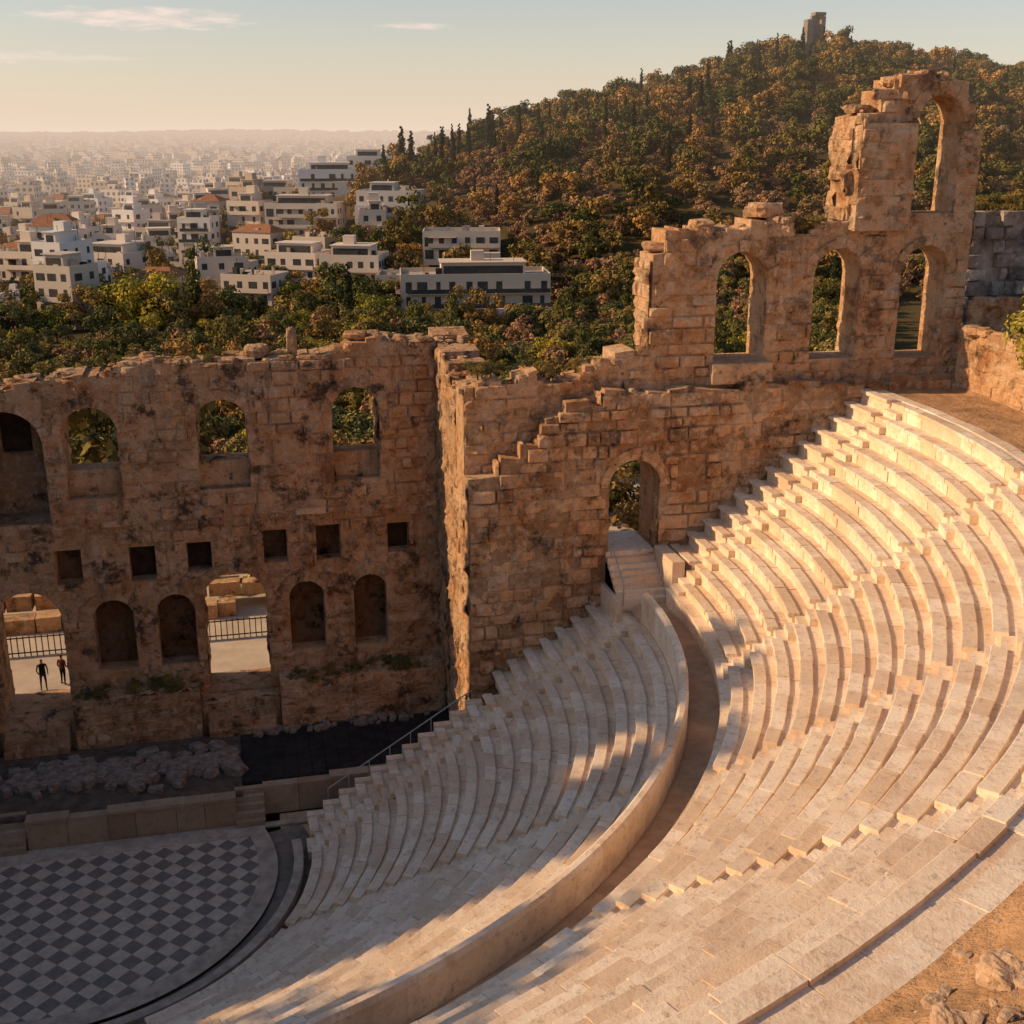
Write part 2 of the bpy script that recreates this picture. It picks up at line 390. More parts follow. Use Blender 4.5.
# ------------------------------------------------------------------ orchestra + stage
def fan(name,r0,r1,z,mat,a0=0,a1=2*PI,n=96,ymax=None,parent=None):
    mb=MB(); vs=[]
    for i in range(n+1):
        a=a0+(a1-a0)*i/n
        for r in (r0,r1):
            x,y=r*math.cos(a),r*math.sin(a)
            if ymax is not None: y=min(y,ymax)
            vs.append((x,y,z))
    mb.add(vs,[(2*i,2*i+1,2*i+3,2*i+2) for i in range(n)]); return mb.obj(name,[mat],parent=parent)
t=NT("checker_marble")
mp=t.n("ShaderNodeMapping"); t.t.links.new(t.pos(),mp.inputs[0]); mp.inputs[2].default_value=(0,0,rad(45)); mp.inputs[1].default_value=(0.1,.1,0.33)
ck=t.n("ShaderNodeTexChecker"); t.t.links.new(mp.outputs[0],ck.inputs[0]); ck.inputs["Scale"].default_value=1/.64
cc=t.mix(ck.outputs["Fac"],(.17,.155,.14),(.56,.47,.37))
cc=t.mix(t.ramp(t.noise(2,5,.7),[(.42,0.0),(.72,.65)]),cc,(.30,.24,.19))
CHECK=t.finish(cc,.6,t.bump(t.noise(8,5),.01,.5),spec=.3)
ORC=empty("orchestra_floor")
fan("checkered_paving",0,7.95,.0,CHECK,ymax=2.3,parent=ORC)
BORD=m_simple("border_marble",(.54,.45,.36),(.32,.26,.21),1.5)
fan("marble_border",7.95,8.75,.02,BORD,PI-.38,2*PI+.38,ymax=3.0,parent=ORC)
mb=MB(); mb.box(-8.3,8.3,2.3,3.0,-.1,.017); mb.box(-14,14,3.0,3.35,-.1,.0); mb.obj("border_strip",[BORD],parent=ORC)
fan("drain_ring",8.75,10.4,-.12,m_simple("drain_stone",(.28,.23,.19),(.16,.135,.11),2),PI-.3,2*PI+.3,ymax=3.1,parent=ORC)
mb=MB(); rr=[(9.45,.0),(9.45,.42),(9.85,.42),(9.85,0)]
n=120
for (p,q),(p2,q2) in zip(rr,rr[1:]):
    vs=[]
    for i in range(n+1):
        a=PI-.1+(PI+.2)*i/n; vs+=[(p*math.cos(a),p*math.sin(a),q),(p2*math.cos(a),p2*math.sin(a),q2)]
    mb.add(vs,[(2*i,2*i+1,2*i+3,2*i+2) for i in range(n)])
mb.obj("kerb_ring",[BORD],parent=ORC)
ST=empty("stage_platform"); mb=MB(); rng=random.Random(8)
def panel_wall(x0,x1,y,z0,z1):
    x=x0
    while x<x1-.01:
        L=min(rng.uniform(1.1,1.8),x1-x)
        mb.box(x+.01,x+L-.01,y+rng.uniform(0,.03),y+.5,z0,z1-.16+rng.uniform(-.01,.01)); x+=L
    x=x0
    while x<x1-.01:
        L=min(rng.uniform(1.4,2.2),x1-x)
        if rng.random()>.12: mb.box(x+.005,x+L-.005,y-.08,y+.55,z1-.155,z1+rng.uniform(-.02,.02))
        x+=L
panel_wall(-14,-3.3,3.4,-.1,1.45); panel_wall(-1.9,7.1,3.4,-.1,1.45); panel_wall(8.3,14.2,4.2,-.1,1.5)
for cx in (-2.6,7.7):
    for k in range(5): mb.box(cx-.65,cx+.65,3.1+.27*k,3.1+.27*(k+1)-.003,-.1,.27*(k+1))
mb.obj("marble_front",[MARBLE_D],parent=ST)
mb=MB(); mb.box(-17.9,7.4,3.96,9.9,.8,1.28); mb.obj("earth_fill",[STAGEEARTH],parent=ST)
mb=MB(); mb.box(7.4,17.9,4.8,9.9,.8,1.32)
for i in range(16): mb.box(7.45+.65*i,8.07+.65*i,4.85,9.85,1.32,1.35+rng.uniform(-.01,.01))
mb.obj("boards",[DARKFLOOR],parent=ST)
mb=MB()
for i in range(300):
    x=rng.uniform(-2.5,7.2) if rng.random()<.8 else rng.uniform(-6,0); s=rng.uniform(.2,.75); y=rng.gauss(6.9,.6)
    rock(mb,(x,min(8.4,max(4.8,y)),1.28+s*.25),(s*1.5,s,s*.8),rng,2,.3)
for i in range(40):
    x=rng.uniform(8,17.5); s=rng.uniform(.15,.45); rock(mb,(x,rng.uniform(9.2,9.9),1.35+s*.25),(s*1.5,s,s*.8),rng,2,.3)
mb.obj("stone_rubble",[m_simple("rubble_marble",(.34,.27,.22),(.14,.11,.09),3)])
mb=MB(); mb.box(9,18,-.5,4.15,-.3,-.14); mb.box(-18,-9,-.5,4.15,-.3,-.14); mb.obj("parodos_floor",[PAVE])
# ------------------------------------------------------------------ cavea
CV=empty("marble_seating_cavea")
def prism(mb,prof,pts,mi=0):
    n=len(prof); vs=[]
    for g in pts:
        for (r,z) in prof:
            x,y=g(r); vs.append((x,y,z))
    fs=[]
    for k in range(len(pts)-1):
        for i in range(n):
            j=(i+1)%n; fs.append((k*n+i,k*n+j,(k+1)*n+j,(k+1)*n+i))
    fs.append(tuple(range(n))); fs.append(tuple((len(pts)-1)*n+i for i in reversed(range(n))))
    mb.add(vs,fs,mi)
def ang(a): return lambda r:(r*math.cos(a),r*math.sin(a))
def str8(sx,y): return lambda r:(sx*r,y)
def seatprof(r,z,rise,tr,dr,dz):
    zt=z+rise+dz; r=r+dr
    return [(r+.16,z-.25),(r+.16,zt-.2),(r+.01,zt-.15),(r+.0,zt-.015),(r+.02,zt),(r+.42,zt),(r+.43,zt-.09),(r+tr+.19,zt-.10),(r+tr+.19,z-.25)]
def tier(mb,r0,z0,rows,tr,rise,aisles,rng,hw=.5,yend=lambda r:YE):
    for i in range(rows):
        r=r0+tr*i; z=z0+rise*i
        win=[(a-hw/r,a+hw/r) for a in aisles]
        bounds=[]
        st=-PI
        for (p,q) in sorted(win): bounds.append((st,p)); st=q
        bounds.append((st,0))
        for (p,q) in bounds:
            aa=p
            while aa<q-1e-5:
                L=rng.uniform(.8,1.9)/r; b=min(q,aa+L)
                if q-b<.35/r: b=q
                dr=rng.uniform(-.025,.025); dz=rng.uniform(-.02,.016)
                g=rng.uniform(.004,.016)/r; nseg=2
                prism(mb,seatprof(r,z,rise,tr,dr,dz),[ang(aa+g+(b-aa-2*g)*k/nseg) for k in range(nseg+1)])
                aa=b
        for (p,q) in win:
            # aisle: each row is cut down into two lower steps
            pr=[(r+.24,z-.25),(r+.24,z+rise-.10),(r+tr+.26,z+rise-.10),(r+tr+.26,z-.25)]
            prism(mb,pr,[ang(p+.003/r),ang(q-.003/r)])
            h=z+rise*.5-.08
            prism(mb,[(r-.14,z-.25),(r-.14,h),(r+.235,h),(r+.235,z-.25)],[ang(p+.003/r),ang(q-.003/r)])
        ye=yend(r)
        for sx in (1,-1):
            prism(mb,[(r+.24,z-.25),(r+.24,z+rise-.1),(r+tr+.26,z+rise-.1),(r+tr+.26,z-.25)],[str8(sx,.005),str8(sx,min(1.1,ye))])
            prism(mb,[(r-.14,z-.25),(r-.14,z+rise*.5-.08),(r+.235,z+rise*.5-.08),(r+.235,z-.25)],[str8(sx,.005),str8(sx,min(1.1,ye))])
            if ye>1.4:
                pr=seatprof(r,z,rise,tr,rng.uniform(-.02,.02),rng.uniform(-.02,.02)+.03)
                m=(1.11+ye)/2+rng.uniform(-.3,.3)
                prism(mb,pr,[str8(sx,1.11),str8(sx,m-.004)]); prism(mb,pr,[str8(sx,m+.004),str8(sx,ye)])
rng=random.Random(21)
mb=MB()
A2=[rad(-a) for a in (17,35.5,53.5,72,90,108,127,145,163)]
A1=[rad(-a) for a in (33,71,109,147)]
R1,Z1,N1,TR1,RI1=10.2,.15,20,.735,.475
R2,Z2,N2,TR2,RI2=26.75,10.72,14,.748,.574
tier(mb,R1,Z1,N1,TR1,RI1,A1,rng,yend=lambda r: 2.2 if r<18.3 else YE)
mb.obj("lower_seat_rows",[MARBLE],parent=CV)
mb=MB(); tier(mb,R2,Z2,N2,TR2,RI2,A2,rng); mb.obj("upper_seat_rows",[MARBLE],parent=CV)
def revolve(name,prof,mat,parent,a0=-PI,a1=0,n=160,straight=YE):
    mb=MB(); rings=[]
    if straight: rings.append(str8(-1,straight))
    rings+= [ang(a0+(a1-a0)*i/n) for i in range(n+1)]
    if straight: rings.append(str8(1,straight))
    vs=[]
    for g in rings:
        for (r,z) in prof: x,y=g(r); vs.append((x,y,z))
    m=len(prof)
    mb.add(vs,[(k*m+i,k*m+i+1,(k+1)*m+i+1,(k+1)*m+i) for k in range(len(rings)-1) for i in range(m-1)])
    return mb.obj(name,[mat],parent=parent)
pf=[(10.25,-.3)]
for i in range(N1): r=R1+TR1*i; z=Z1+RI1*i; pf+=[(r+.27,z-.12),(r+.27,z+RI1-.16)]
pf+=[(25.2,9.5)]
revolve("lower_foundation",pf,FOUND,CV,straight=2.15)
pf=[(R2-.02,9.9),(R2-.02,10.68)]
for i in range(N2): r=R2+TR2*i; z=Z2+RI2*i; pf+=[(r+.27,z-.12),(r+.27,z+RI2-.16)]
pf+=[(37.4,18.4)]
revolve("upper_foundation",pf,FOUND,CV)
revolve("diazoma_walkway",[(24.9,9.68),(25.4,9.9),(R2,9.92)],PAVE,CV)
def ringblocks(name,prof,mat,L,a0=-PI,a1=0,straight=None,dz=.012):
    mb=MB(); r=prof[0][0]; a=a0
    while a<a1-1e-4:
        b=min(a1,a+rng.uniform(*L)/r)
        o=rng.uniform(-dz,dz)
        prism(mb,[(p+o,q+o) for p,q in prof],[ang(a+.003/r+(b-a-.006/r)*k/2) for k in range(3)])
        a=b
    if straight:
        for sx in (1,-1): prism(mb,prof,[str8(sx,.01),str8(sx,straight)])
    return mb.obj(name,[mat],parent=CV)
ringblocks("throne_back_parapet",[(24.95,9.2),(24.95,10.95),(25.05,11.05),(25.22,11.05),(25.3,10.9),(25.3,9.2)],MARBLE,(1.2,1.8))
ringblocks("podium_wall",[(R2-.28,9.6),(R2-.28,10.6),(R2-.34,10.62),(R2-.34,10.74),(R2+.16,10.74),(R2+.16,9.6)],MARBLE,(1.2,1.8),straight=1.1)
ringblocks("rim_kerb",[(37.22,18.2),(37.22,18.70),(37.75,18.70),(37.75,18.2)],MARBLE,(1.0,1.8),straight=YE)
mb=MB()
for sx in (1,-1):
    for i in range(11):
        r=R1+TR1*i
        mb.box(min(sx*r,sx*(r+TR1)),max(sx*r,sx*(r+TR1)),2.21,2.6,-.3,Z1+RI1*(i+1)+.12)
mb.obj("analemma_end_wall",[MARBLE],parent=CV)
mb=MB()
for sx in (1,-1):
    for k in range(8):
        z=9.93+.225*(k+1); y0=1.5+.3*k
        mb.box(min(sx*24.4,sx*26.7),max(sx*24.4,sx*26.7),y0,3.6+.02*k if k<7 else 6.4,9.6 if k<7 else 11,z if k<7 else 11.73)
    mb.box(min(sx*26.72,sx*27.3),max(sx*26.72,sx*27.3),1.12,3.58,9.6,11.9)
    mb.box(min(sx*24.17,sx*24.39),max(sx*24.17,sx*24.39),1.12,3.6,8.6,10.25)
mb.obj("doorway_steps",[MARBLE],parent=CV)
def tube(mb,a,b,r,n=8,mi=0):
    a=Vector(a);b=Vector(b);d=(b-a).normalized(); u=d.orthogonal().normalized(); w=d.cross(u)
    vs=[tuple(p+u*r*math.cos(2*PI*i/n)+w*r*math.sin(2*PI*i/n)) for p in (a,b) for i in range(n)]
    mb.add(vs,[(i,(i+1)%n,n+(i+1)%n,n+i) for i in range(n)]+[tuple(range(n)),tuple(range(n,2*n))],mi)
mb=MB()
tube(mb,(18.0,3.3,5.6),(11.2,2.9,1.6),.03)
for k in range(8):
    s=k/7; x=18-6.8*s; z=5.6-4.0*s; tube(mb,(x,3.3-.4*s,z),(x,3.3-.4*s,z-1.0),.022)
tube(mb,(24.6,3.4,12.2),(24.6,1.5,10.9),.03);tube(mb,(24.6,1.5,10.9),(24.6,1.5,9.9),.03);tube(mb,(24.6,3.4,12.2),(24.6,3.4,11.0),.03)
mb.obj("metal_handrail",[STEEL])
mb=MB(); 
for k in range(17): mb.box(10.6+.42*k,11.02+.42*k,2.62,3.62,-.3,.1+.25*k)
mb.obj("parodos_ramp_steps",[PAVE])
mb=MB(); mb.box(-40,60,13.95,46,1.5,2.6); mb.obj("plaza_pavement",[PLAZA])
RL=empty("iron_fence"); mb=MB()
x=-12
while x<20:
    mb.box(x,x+.05,19.0,19.05,2.6,3.8); x+=.32
mb.box(-12,20,19.003,19.045,3.68,3.74); mb.box(-12,20,19.003,19.045,2.8,2.86); mb.obj("rails",[IRON],parent=RL)
mb=MB(); rng=random.Random(4)
for row,zz in ((22.8,2.6),(24.0,3.5),(25.2,4.4)):
    x=-12
    while x<20:
        L=rng.uniform(.8,2.0)
        if rng.random()<.9: 
            a=rng.uniform(-.06,.06); w=1.1; h=rng.uniform(.75,.95); y=row+rng.uniform(-.2,.2)
            mb.box(x,x+L,y-w/2,y+w/2,zz,zz+h,0,rot=a,c=(x+L/2,y))
        x+=L+rng.uniform(.03,.2)
mb.obj("ruined_foundation_blocks",[STONE_B])
# ------------------------------------------------------------------ hillside by the camera
def hz(x,y):
    R=math.hypot(x,y); s=sstep(.25,.85,-y/R)
    p=lerp_tab([(37.6,0),(38.3,.35),(40,1.5),(42,3.0),(44,5.8),(46.5,9.2),(50,11),(90,20)],R)
    fall=lerp_tab([(38,0),(46,0),(60,-6),(90,-20)],R)
    if x>0: fall=lerp_tab([(41.6,0),(42.1,2.4),(60,4),(90,0)],R)
    nz=noise.noise(Vector((x*.5,y*.5,0)))*.45+noise.noise(Vector((x*1.7,y*1.7,4)))*.2+noise.noise(Vector((x*4,y*4,8)))*.07
    return 18.64+s*p+(1-s)*fall+nz*sstep(37.7,39.5,R)*(.15+.85*s)
mb=MB(); rs=[37.6+.3*i for i in range(40)]+[50.5,52,55,60,66,74,84,95]; na=520
vs=[]
gl=[('s',-1,YE)]+[('a',-PI+PI*i/na,0) for i in range(na+1)]+[('s',1,YE)]
for g in gl:
    for r in rs:
        x,y=(r*math.cos(g[1]),r*math.sin(g[1])) if g[0]=='a' else (g[1]*r,g[2])
        vs.append((x,y,hz(x,y)))
m=len(rs); mb.add(vs,[(k*m+i,k*m+i+1,(k+1)*m+i+1,(k+1)*m+i) for k in range(len(gl)-1) for i in range(m-1)])
mb.obj("rocky_hillside_ground",[EARTH],smooth=True)
mb=MB(); rng=random.Random(77)
for i in range(900):
    a=rad(rng.uniform(-80,-30)); R=rng.uniform(38.0,43.5); x,y=R*math.cos(a),R*math.sin(a); s=abs(rng.gauss(0,.1))+.03
    rock(mb,(x,y,hz(x,y)+s*.12),(s*1.5,s,s*.7),rng,2,.3)
for (x,y,s) in ((17.6,-35.0,.5),(19.0,-34.6,.35),(16.4,-35.6,.4),(14,-36.6,.5),(20.7,-33.8,.35),(23.5,-31.9,.4),(12.6,-36.9,.6),(18.2,-36.2,.6),(19.8,-35.9,.5)):
    rock(mb,(x,y,hz(x,y)+.05),(s*1.6,s*1.1,s*.75),rng,8,.45)
mb.obj("loose_rocks",[m_simple("limestone_rock",(.60,.42,.28),(.33,.22,.15),3,bd=.1,bs=6)])
# ------------------------------------------------------------------ terrain
def ROF(x,y):
    dx=x-238; dy=(y-402)*1.2
    if dx>0: dx*=.68
    if dy>0: dy*=.5
    return math.sqrt(dx*dx+dy*dy+14*14)
def TH(x,y):
    b=lerp_tab([(-200,-1),(12,-1.2),(15,1.4),(46,1.4),(75,-3),(130,-5),(250,-9),(1000,-24),(3000,-18),(6000,0),(10000,50)],y)
    g=max(0,1-(ROF(x,y)/262)**1.12)
    b+=g*71
    b+=2.0*noise.noise(Vector((x*.02,y*.02,0)))*sstep(60,150,y)
    if y>2000: b+=28*noise.noise(Vector((x*.0006,y*.0006,7)))*sstep(2000,7000,y)
    return b
xs=[-9000,-6000,-4000,-2500,-1600,-1000,-700,-500,-400,-320]+[-260+12*i for i in range(70)]+[620,720,850,1000,1300,1800,2600,4000,6500,9000]
ys=[-400,-150,-60,0,8,13,15,20,30,46,60,75]+[90+12*i for i in range(55)]+[780,850,950,1100,1300,1600,2000,2500,3200,4000,5000,6000,7500,9000,11000,14000]
mb=MB(); vs=[(x,y,TH(x,y)) for y in ys for x in xs]; W=len(xs)
mb.add(vs,[(j*W+i,j*W+i+1,(j+1)*W+i+1,(j+1)*W+i) for j in range(len(ys)-1) for i in range(W-1)])
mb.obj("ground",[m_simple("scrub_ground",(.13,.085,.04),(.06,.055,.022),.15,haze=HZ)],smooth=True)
# ------------------------------------------------------------------ trees
BL=[(60,214,32,14,3,-.13,1),(39,262,15,12,3,-.35,0),(50,246,14,12,2,-.2,1),(26,272,14,12,3,-.5,0),(32,334,22,14,3,-.3,0),(56,318,18,13,3,-.35,0),(8,290,12,11,2,-.5,0),(68,270,20,13,2,-.2,0),
          (-21,298,15,14,3,-.6,0),(-4,312,13,12,2,-.6,0),(-40,296,14,13,3,-.6,0),(-8,256,12,11,2,-.5,2),(-52,250,12,10,3,-.5,0),(44,395,20,14,3,-.1,1),(62,412,18,14,3,-.2,0),(26,400,18,14,3,-.3,0),(14,250,13,10,2,-.5,0),(-58,196,13,12,3,-.45,0)]
def clear(x,y,k=.62): return not any(abs(x-a)<w*k and -d*1.3<(y-b)<d*.8 for a,b,w,d,_,_,_ in BL)
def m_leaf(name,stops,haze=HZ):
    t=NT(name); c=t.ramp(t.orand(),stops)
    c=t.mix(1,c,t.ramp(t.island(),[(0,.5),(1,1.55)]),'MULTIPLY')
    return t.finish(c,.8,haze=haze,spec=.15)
PINE=m_leaf("pine_foliage",[(0,(.075,.08,.028)),(.25,(.13,.12,.036)),(.5,(.21,.15,.045)),(.7,(.30,.185,.06)),(.85,(.40,.22,.07)),(1,(.09,.095,.03))])
OLIVE=m_leaf("olive_foliage",[(0,(.11,.115,.045)),(.5,(.19,.165,.055)),(1,(.30,.21,.065))])
AUT=m_leaf("autumn_scrub",[(0,(.27,.15,.08)),(.4,(.36,.20,.105)),(.7,(.25,.17,.075)),(1,(.42,.26,.14))])
CYP=m_leaf("cypress_foliage",[(0,(.03,.038,.018)),(1,(.05,.05,.022))])
YEL=m_leaf("yellow_foliage",[(0,(.46,.34,.05)),(1,(.30,.27,.05))])
BARK=m_simple("bark",(.10,.07,.05),(.05,.035,.025),6,haze=HZ)
def tree_mesh(name,kind,seed,nleaf,ls,leafmat):
    rng=random.Random(seed); mb=MB(); clumps=[]
    if kind=='pine':
        H=8;cr=3.4
        for i in range(13):
            a=rng.uniform(0,2*PI); q=rng.random()**.6; clumps.append((Vector((math.cos(a)*q*cr*.85,math.sin(a)*q*cr*.85,rng.uniform(2.4,7.4)-q*.8)),rng.uniform(.8,1.6)))
    elif kind=='round':
        H=6;cr=3.0
        for i in range(16):
            a=rng.uniform(0,2*PI); q=rng.random()**.6; clumps.append((Vector((math.cos(a)*q*cr*.85,math.sin(a)*q*cr*.85,rng.uniform(1.2,5.2)-q*.9)),rng.uniform(.75,1.4)))
    elif kind=='shrub':
        H=3
        for i in range(10):
            a=rng.uniform(0,2*PI); q=rng.random()**.6; clumps.append((Vector((math.cos(a)*q*1.8,math.sin(a)*q*1.8,rng.uniform(.7,2.4)-q*.4)),rng.uniform(.5,1.0)))
    else:
        H=10
        for i in range(22):
            z=.8+9.0*i/21; w=.95*math.sin(PI*min(1,(z+1.6)/11.4))**.7; clumps.append((Vector((rng.uniform(-.25,.25),rng.uniform(-.25,.25),z)),max(.2,w*rng.uniform(.75,1.1))))
    k=nleaf//len(clumps)
    for c,r in clumps:
        for i in range(k):
            d=Vector((rng.gauss(0,1),rng.gauss(0,1),rng.gauss(0,1))).normalized()
            p=c+Vector((d.x,d.y,d.z*.72))*r*rng.uniform(.55,1.08)
            nrm=(d+Vector((rng.gauss(0,.4),rng.gauss(0,.4),rng.gauss(0,.4)+.3))).normalized()
            u=nrm.orthogonal().normalized(); u.rotate(Matrix.Rotation(rng.uniform(0,PI),3,nrm)); w=nrm.cross(u)
            s=ls*rng.uniform(.6,1.4)
            mb.add([tuple(p-u*s),tuple(p-w*s*.55),tuple(p+u*s),tuple(p+w*s*.55)],[(0,1,2,3)],0)
    def limb(a,b,r0,r1):
        n=6;a=Vector(a);b=Vector(b);d=(b-a).normalized();u=d.orthogonal().normalized();w=d.cross(u)
        vs=[tuple(p+(u*math.cos(2*PI*i/n)+w*math.sin(2*PI*i/n))*r) for p,r in((a,r0),(b,r1)) for i in range(n)]
        mb.add(vs,[(i,(i+1)%n,n+(i+1)%n,n+i) for i in range(n)],1)
    th=H*.45
    limb((0,0,-.6),(.1,0,th),.22,.13)
    for c,r in clumps[:6]: limb((.1,0,th*rng.uniform(.6,1)),c,.09,.03)
    me=bpy.data.meshes.new(name); me.from_pydata(mb.v,[],mb.f); me.materials.append(leafmat); me.materials.append(BARK)
    me.polygons.foreach_set("material_index",mb.m); me.update(); return me
far_p=[tree_mesh("pine_far",'pine',s,1000,.36,PINE) for s in range(6)]
far_a=[tree_mesh("scrub_far",'round',s+9,900,.3,AUT) for s in range(4)]
near_o=[tree_mesh("olive_mid",'round',s+20,2200,.23,OLIVE) for s in range(5)]
near_p=[tree_mesh("pine_mid",'pine',s+30,2400,.25,PINE) for s in range(3)]
near_y=[tree_mesh("yellow_mid",'round',s+50,2600,.17,YEL) for s in range(2)]
cyp=[tree_mesh("cypress_m",'cyp',s+40,1500,.22,CYP) for s in range(2)]
shr=[tree_mesh("shrub_m",'shrub',s+60,1800,.10,OLIVE) for s in range(2)]
def inst(me,x,y,z,s,parent,name,rng,sz=None):
    o=bpy.data.objects.new(name,me); q=rng.uniform(.85,1.2); o.location=(x,y,z); o.scale=(s,s*q,sz or s*rng.uniform(.85,1.2)); o.rotation_euler=(0,0,rng.uniform(0,6.28)); link(o)
    if parent: o.parent=parent
    return o
camx,camy=8.5,-46.1
def azim(x,y): return math.degrees(math.atan2(x-camx,y-camy))
rng=random.Random(99)
FH=empty("hillside_forest")
y=185
while y<560:
    x=10
    while x<480:
        px,py=x+rng.uniform(-3.9,3.9),y+rng.uniform(-3.9,3.9); x+=5.5
        az=azim(px,py)
        if not(5.5<az<40): continue
        if ROF(px,py)>264 or not clear(px,py): continue
        if py>402+50: continue
        z=TH(px,py)
        if math.hypot(px-227,py-397)<10: continue
        nn=noise.noise(Vector((px*.02,py*.02,3)))
        low=sstep(60,190,ROF(px,py)) if px<190 else .1
        if rng.random()<.05+(.05 if nn>.3 else 0): continue
        r=rng.random()
        if r<low*.6+.04+nn*.5: me=rng.choice(far_a); s=rng.uniform(.6,1.25)
        elif r>.985: me=rng.choice(cyp); s=rng.uniform(.7,1.1)
        else: me=rng.choice(far_p); s=rng.choice([rng.uniform(.55,.9),rng.uniform(.8,1.25),rng.uniform(.9,1.6)])
        inst(me,px,py,z-.5,s,FH,"tree",rng)
    y+=5.5
for i in range(75):
    cx,cy=rng.choice([(85,372),(110,365),(128,385),(150,350),(165,392),(190,380),(205,398),(215,370),(140,370),(98,388)])
    px=cx+rng.gauss(0,11); py=cy+rng.gauss(0,12); z=TH(px,py); q=rng.uniform(.55,1.1); inst(rng.choice(cyp),px,py,z,q*rng.uniform(.9,1.2),FH,"tree",rng,sz=q*rng.uniform(1.1,1.5))
FP=empty("parkland_trees")
y=34
while y<240:
    x=-75
    while x<190:
        px,py=x+rng.uniform(-2.8,2.8),y+rng.uniform(-2.8,2.8); x+=5.8
        az=azim(px,py)
        if not(-15<az<30): continue
        if az<13 and py>192+rng.uniform(-14,8): continue
        if az<-4 and py>176+rng.uniform(-15,15): continue
        if abs(px-(-67-.32*(py-235)))<5 and py>150: continue
        if not clear(px,py): continue
        z=TH(px,py); r=rng.random()
        if r<.6: me=rng.choice(near_o)
        elif r<.8: me=rng.choice(near_p)
        elif r<.87: me=rng.choice(near_y)
        else: me=rng.choice(far_a)
        inst(me,px,py,z-.3,rng.uniform(.6,1.1),FP,"tree",rng)
    y+=5.8
for (x,y,s,me,nm) in ((31,196,1.15,cyp[0],"cypress_tree"),(67,372,1.75,cyp[1],"cypress_tree"),(70.5,374,1.6,cyp[0],"cypress_tree"),(62,380,1.2,cyp[0],"cypress_tree"),(97,372,1.6,cyp[1],"cypress_tree"),
    (-14,212,2.2,near_y[0],"deciduous_tree"),(-8,208,1.9,near_y[1],"deciduous_tree"),(-3,204,1.6,near_o[0],"olive_tree"),(36,196,1.3,near_y[0],"deciduous_tree"),(-47,205,1.6,near_y[1],"deciduous_tree"),(-64,230,1.6,near_y[0],"deciduous_tree"),(11,28,1.5,near_y[0],"deciduous_tree"),(2,34,1.6,near_p[0],"pine_tree"),(19,30,1.6,near_p[1],"pine_tree"),(-6,40,1.6,near_o[1],"olive_tree")):
    inst(me,x,y,TH(x,y)-.2,s,None,nm,rng)
for (x,y,s) in ((42.2,-2.4,.72),(43.2,-.8,.75)): inst(rng.choice(near_y),x,y,20.4,s,None,"yellow_bush",rng)
# unseen pines added on the eastern slope to throw long shadows across nearer seats
for (x,y,s) in ((-47,-17,3.3),(-51,-15,3.3),(-54,-18.5,3.4),(-60,-32,1.6)): inst(near_p[int(s*10)%2],x,y,15.5,s,None,"pine_tree",rng)
for i in range(14):
    a=rad(rng.uniform(-72,-38)); R=rng.uniform(38.6,41.5); x,y=R*math.cos(a),R*math.sin(a); inst(rng.choice(shr),x,y,hz(x,y)-.1,rng.uniform(.08,.2),None,"dry_shrub",rng)
LG=empty("ledge_weeds")
for i in range(40): inst(rng.choice(shr),rng.choice([rng.uniform(.2,5),rng.uniform(10,16.5)]),rng.uniform(10.1,11.3),3.75,rng.uniform(.1,.26),LG,"weed",rng)
for i in range(22): inst(rng.choice(shr),rng.uniform(18.5,25),rng.uniform(4.8,6),19.9,rng.uniform(.08,.24),LG,"weed",rng)
for i in range(12): inst(rng.choice(shr),rng.uniform(33,35.3),rng.uniform(4.7,6),25.9,rng.uniform(.1,.26),LG,"weed",rng)
for i in range(30): inst(rng.choice(shr),rng.uniform(-2,18),rng.uniform(11.7,13.5),19.75,rng.uniform(.06,.2),LG,"weed",rng)
for i in range(14): inst(rng.choice(shr),rng.uniform(43.5,50),rng.uniform(7,8.5),26.5,rng.uniform(.15,.35),LG,"weed",rng)
# ------------------------------------------------------------------ monument
mb=MB(); mx,my=227,397; mz=TH(mx,my)-.5; k=1.15
def MBX(a,b,c,d,e,f): mb.box(mx+a*k,mx+b*k,my+c*k,my+d*k,mz+e*k,mz+f*k)
MBX(-4.2,4.2,-2,2,0,5.5); MBX(-3.9,3.9,-1.8,1.8,5.5,6)
MBX(-3.6,-1.4,-1.6,1.6,6,13.0); MBX(-1.4,1.2,.3,1.6,6,14.2); MBX(1.2,2.6,-1.6,1.6,6,14.0)
MBX(-1.2,2.6,-1.6,1.6,14.2,15.2); MBX(2.6,3.6,-1.2,1.2,6,9)
mb.obj("hilltop_marble_monument",[m_simple("monument_marble",(.34,.28,.22),(.20,.16,.13),.5,haze=HZ)])
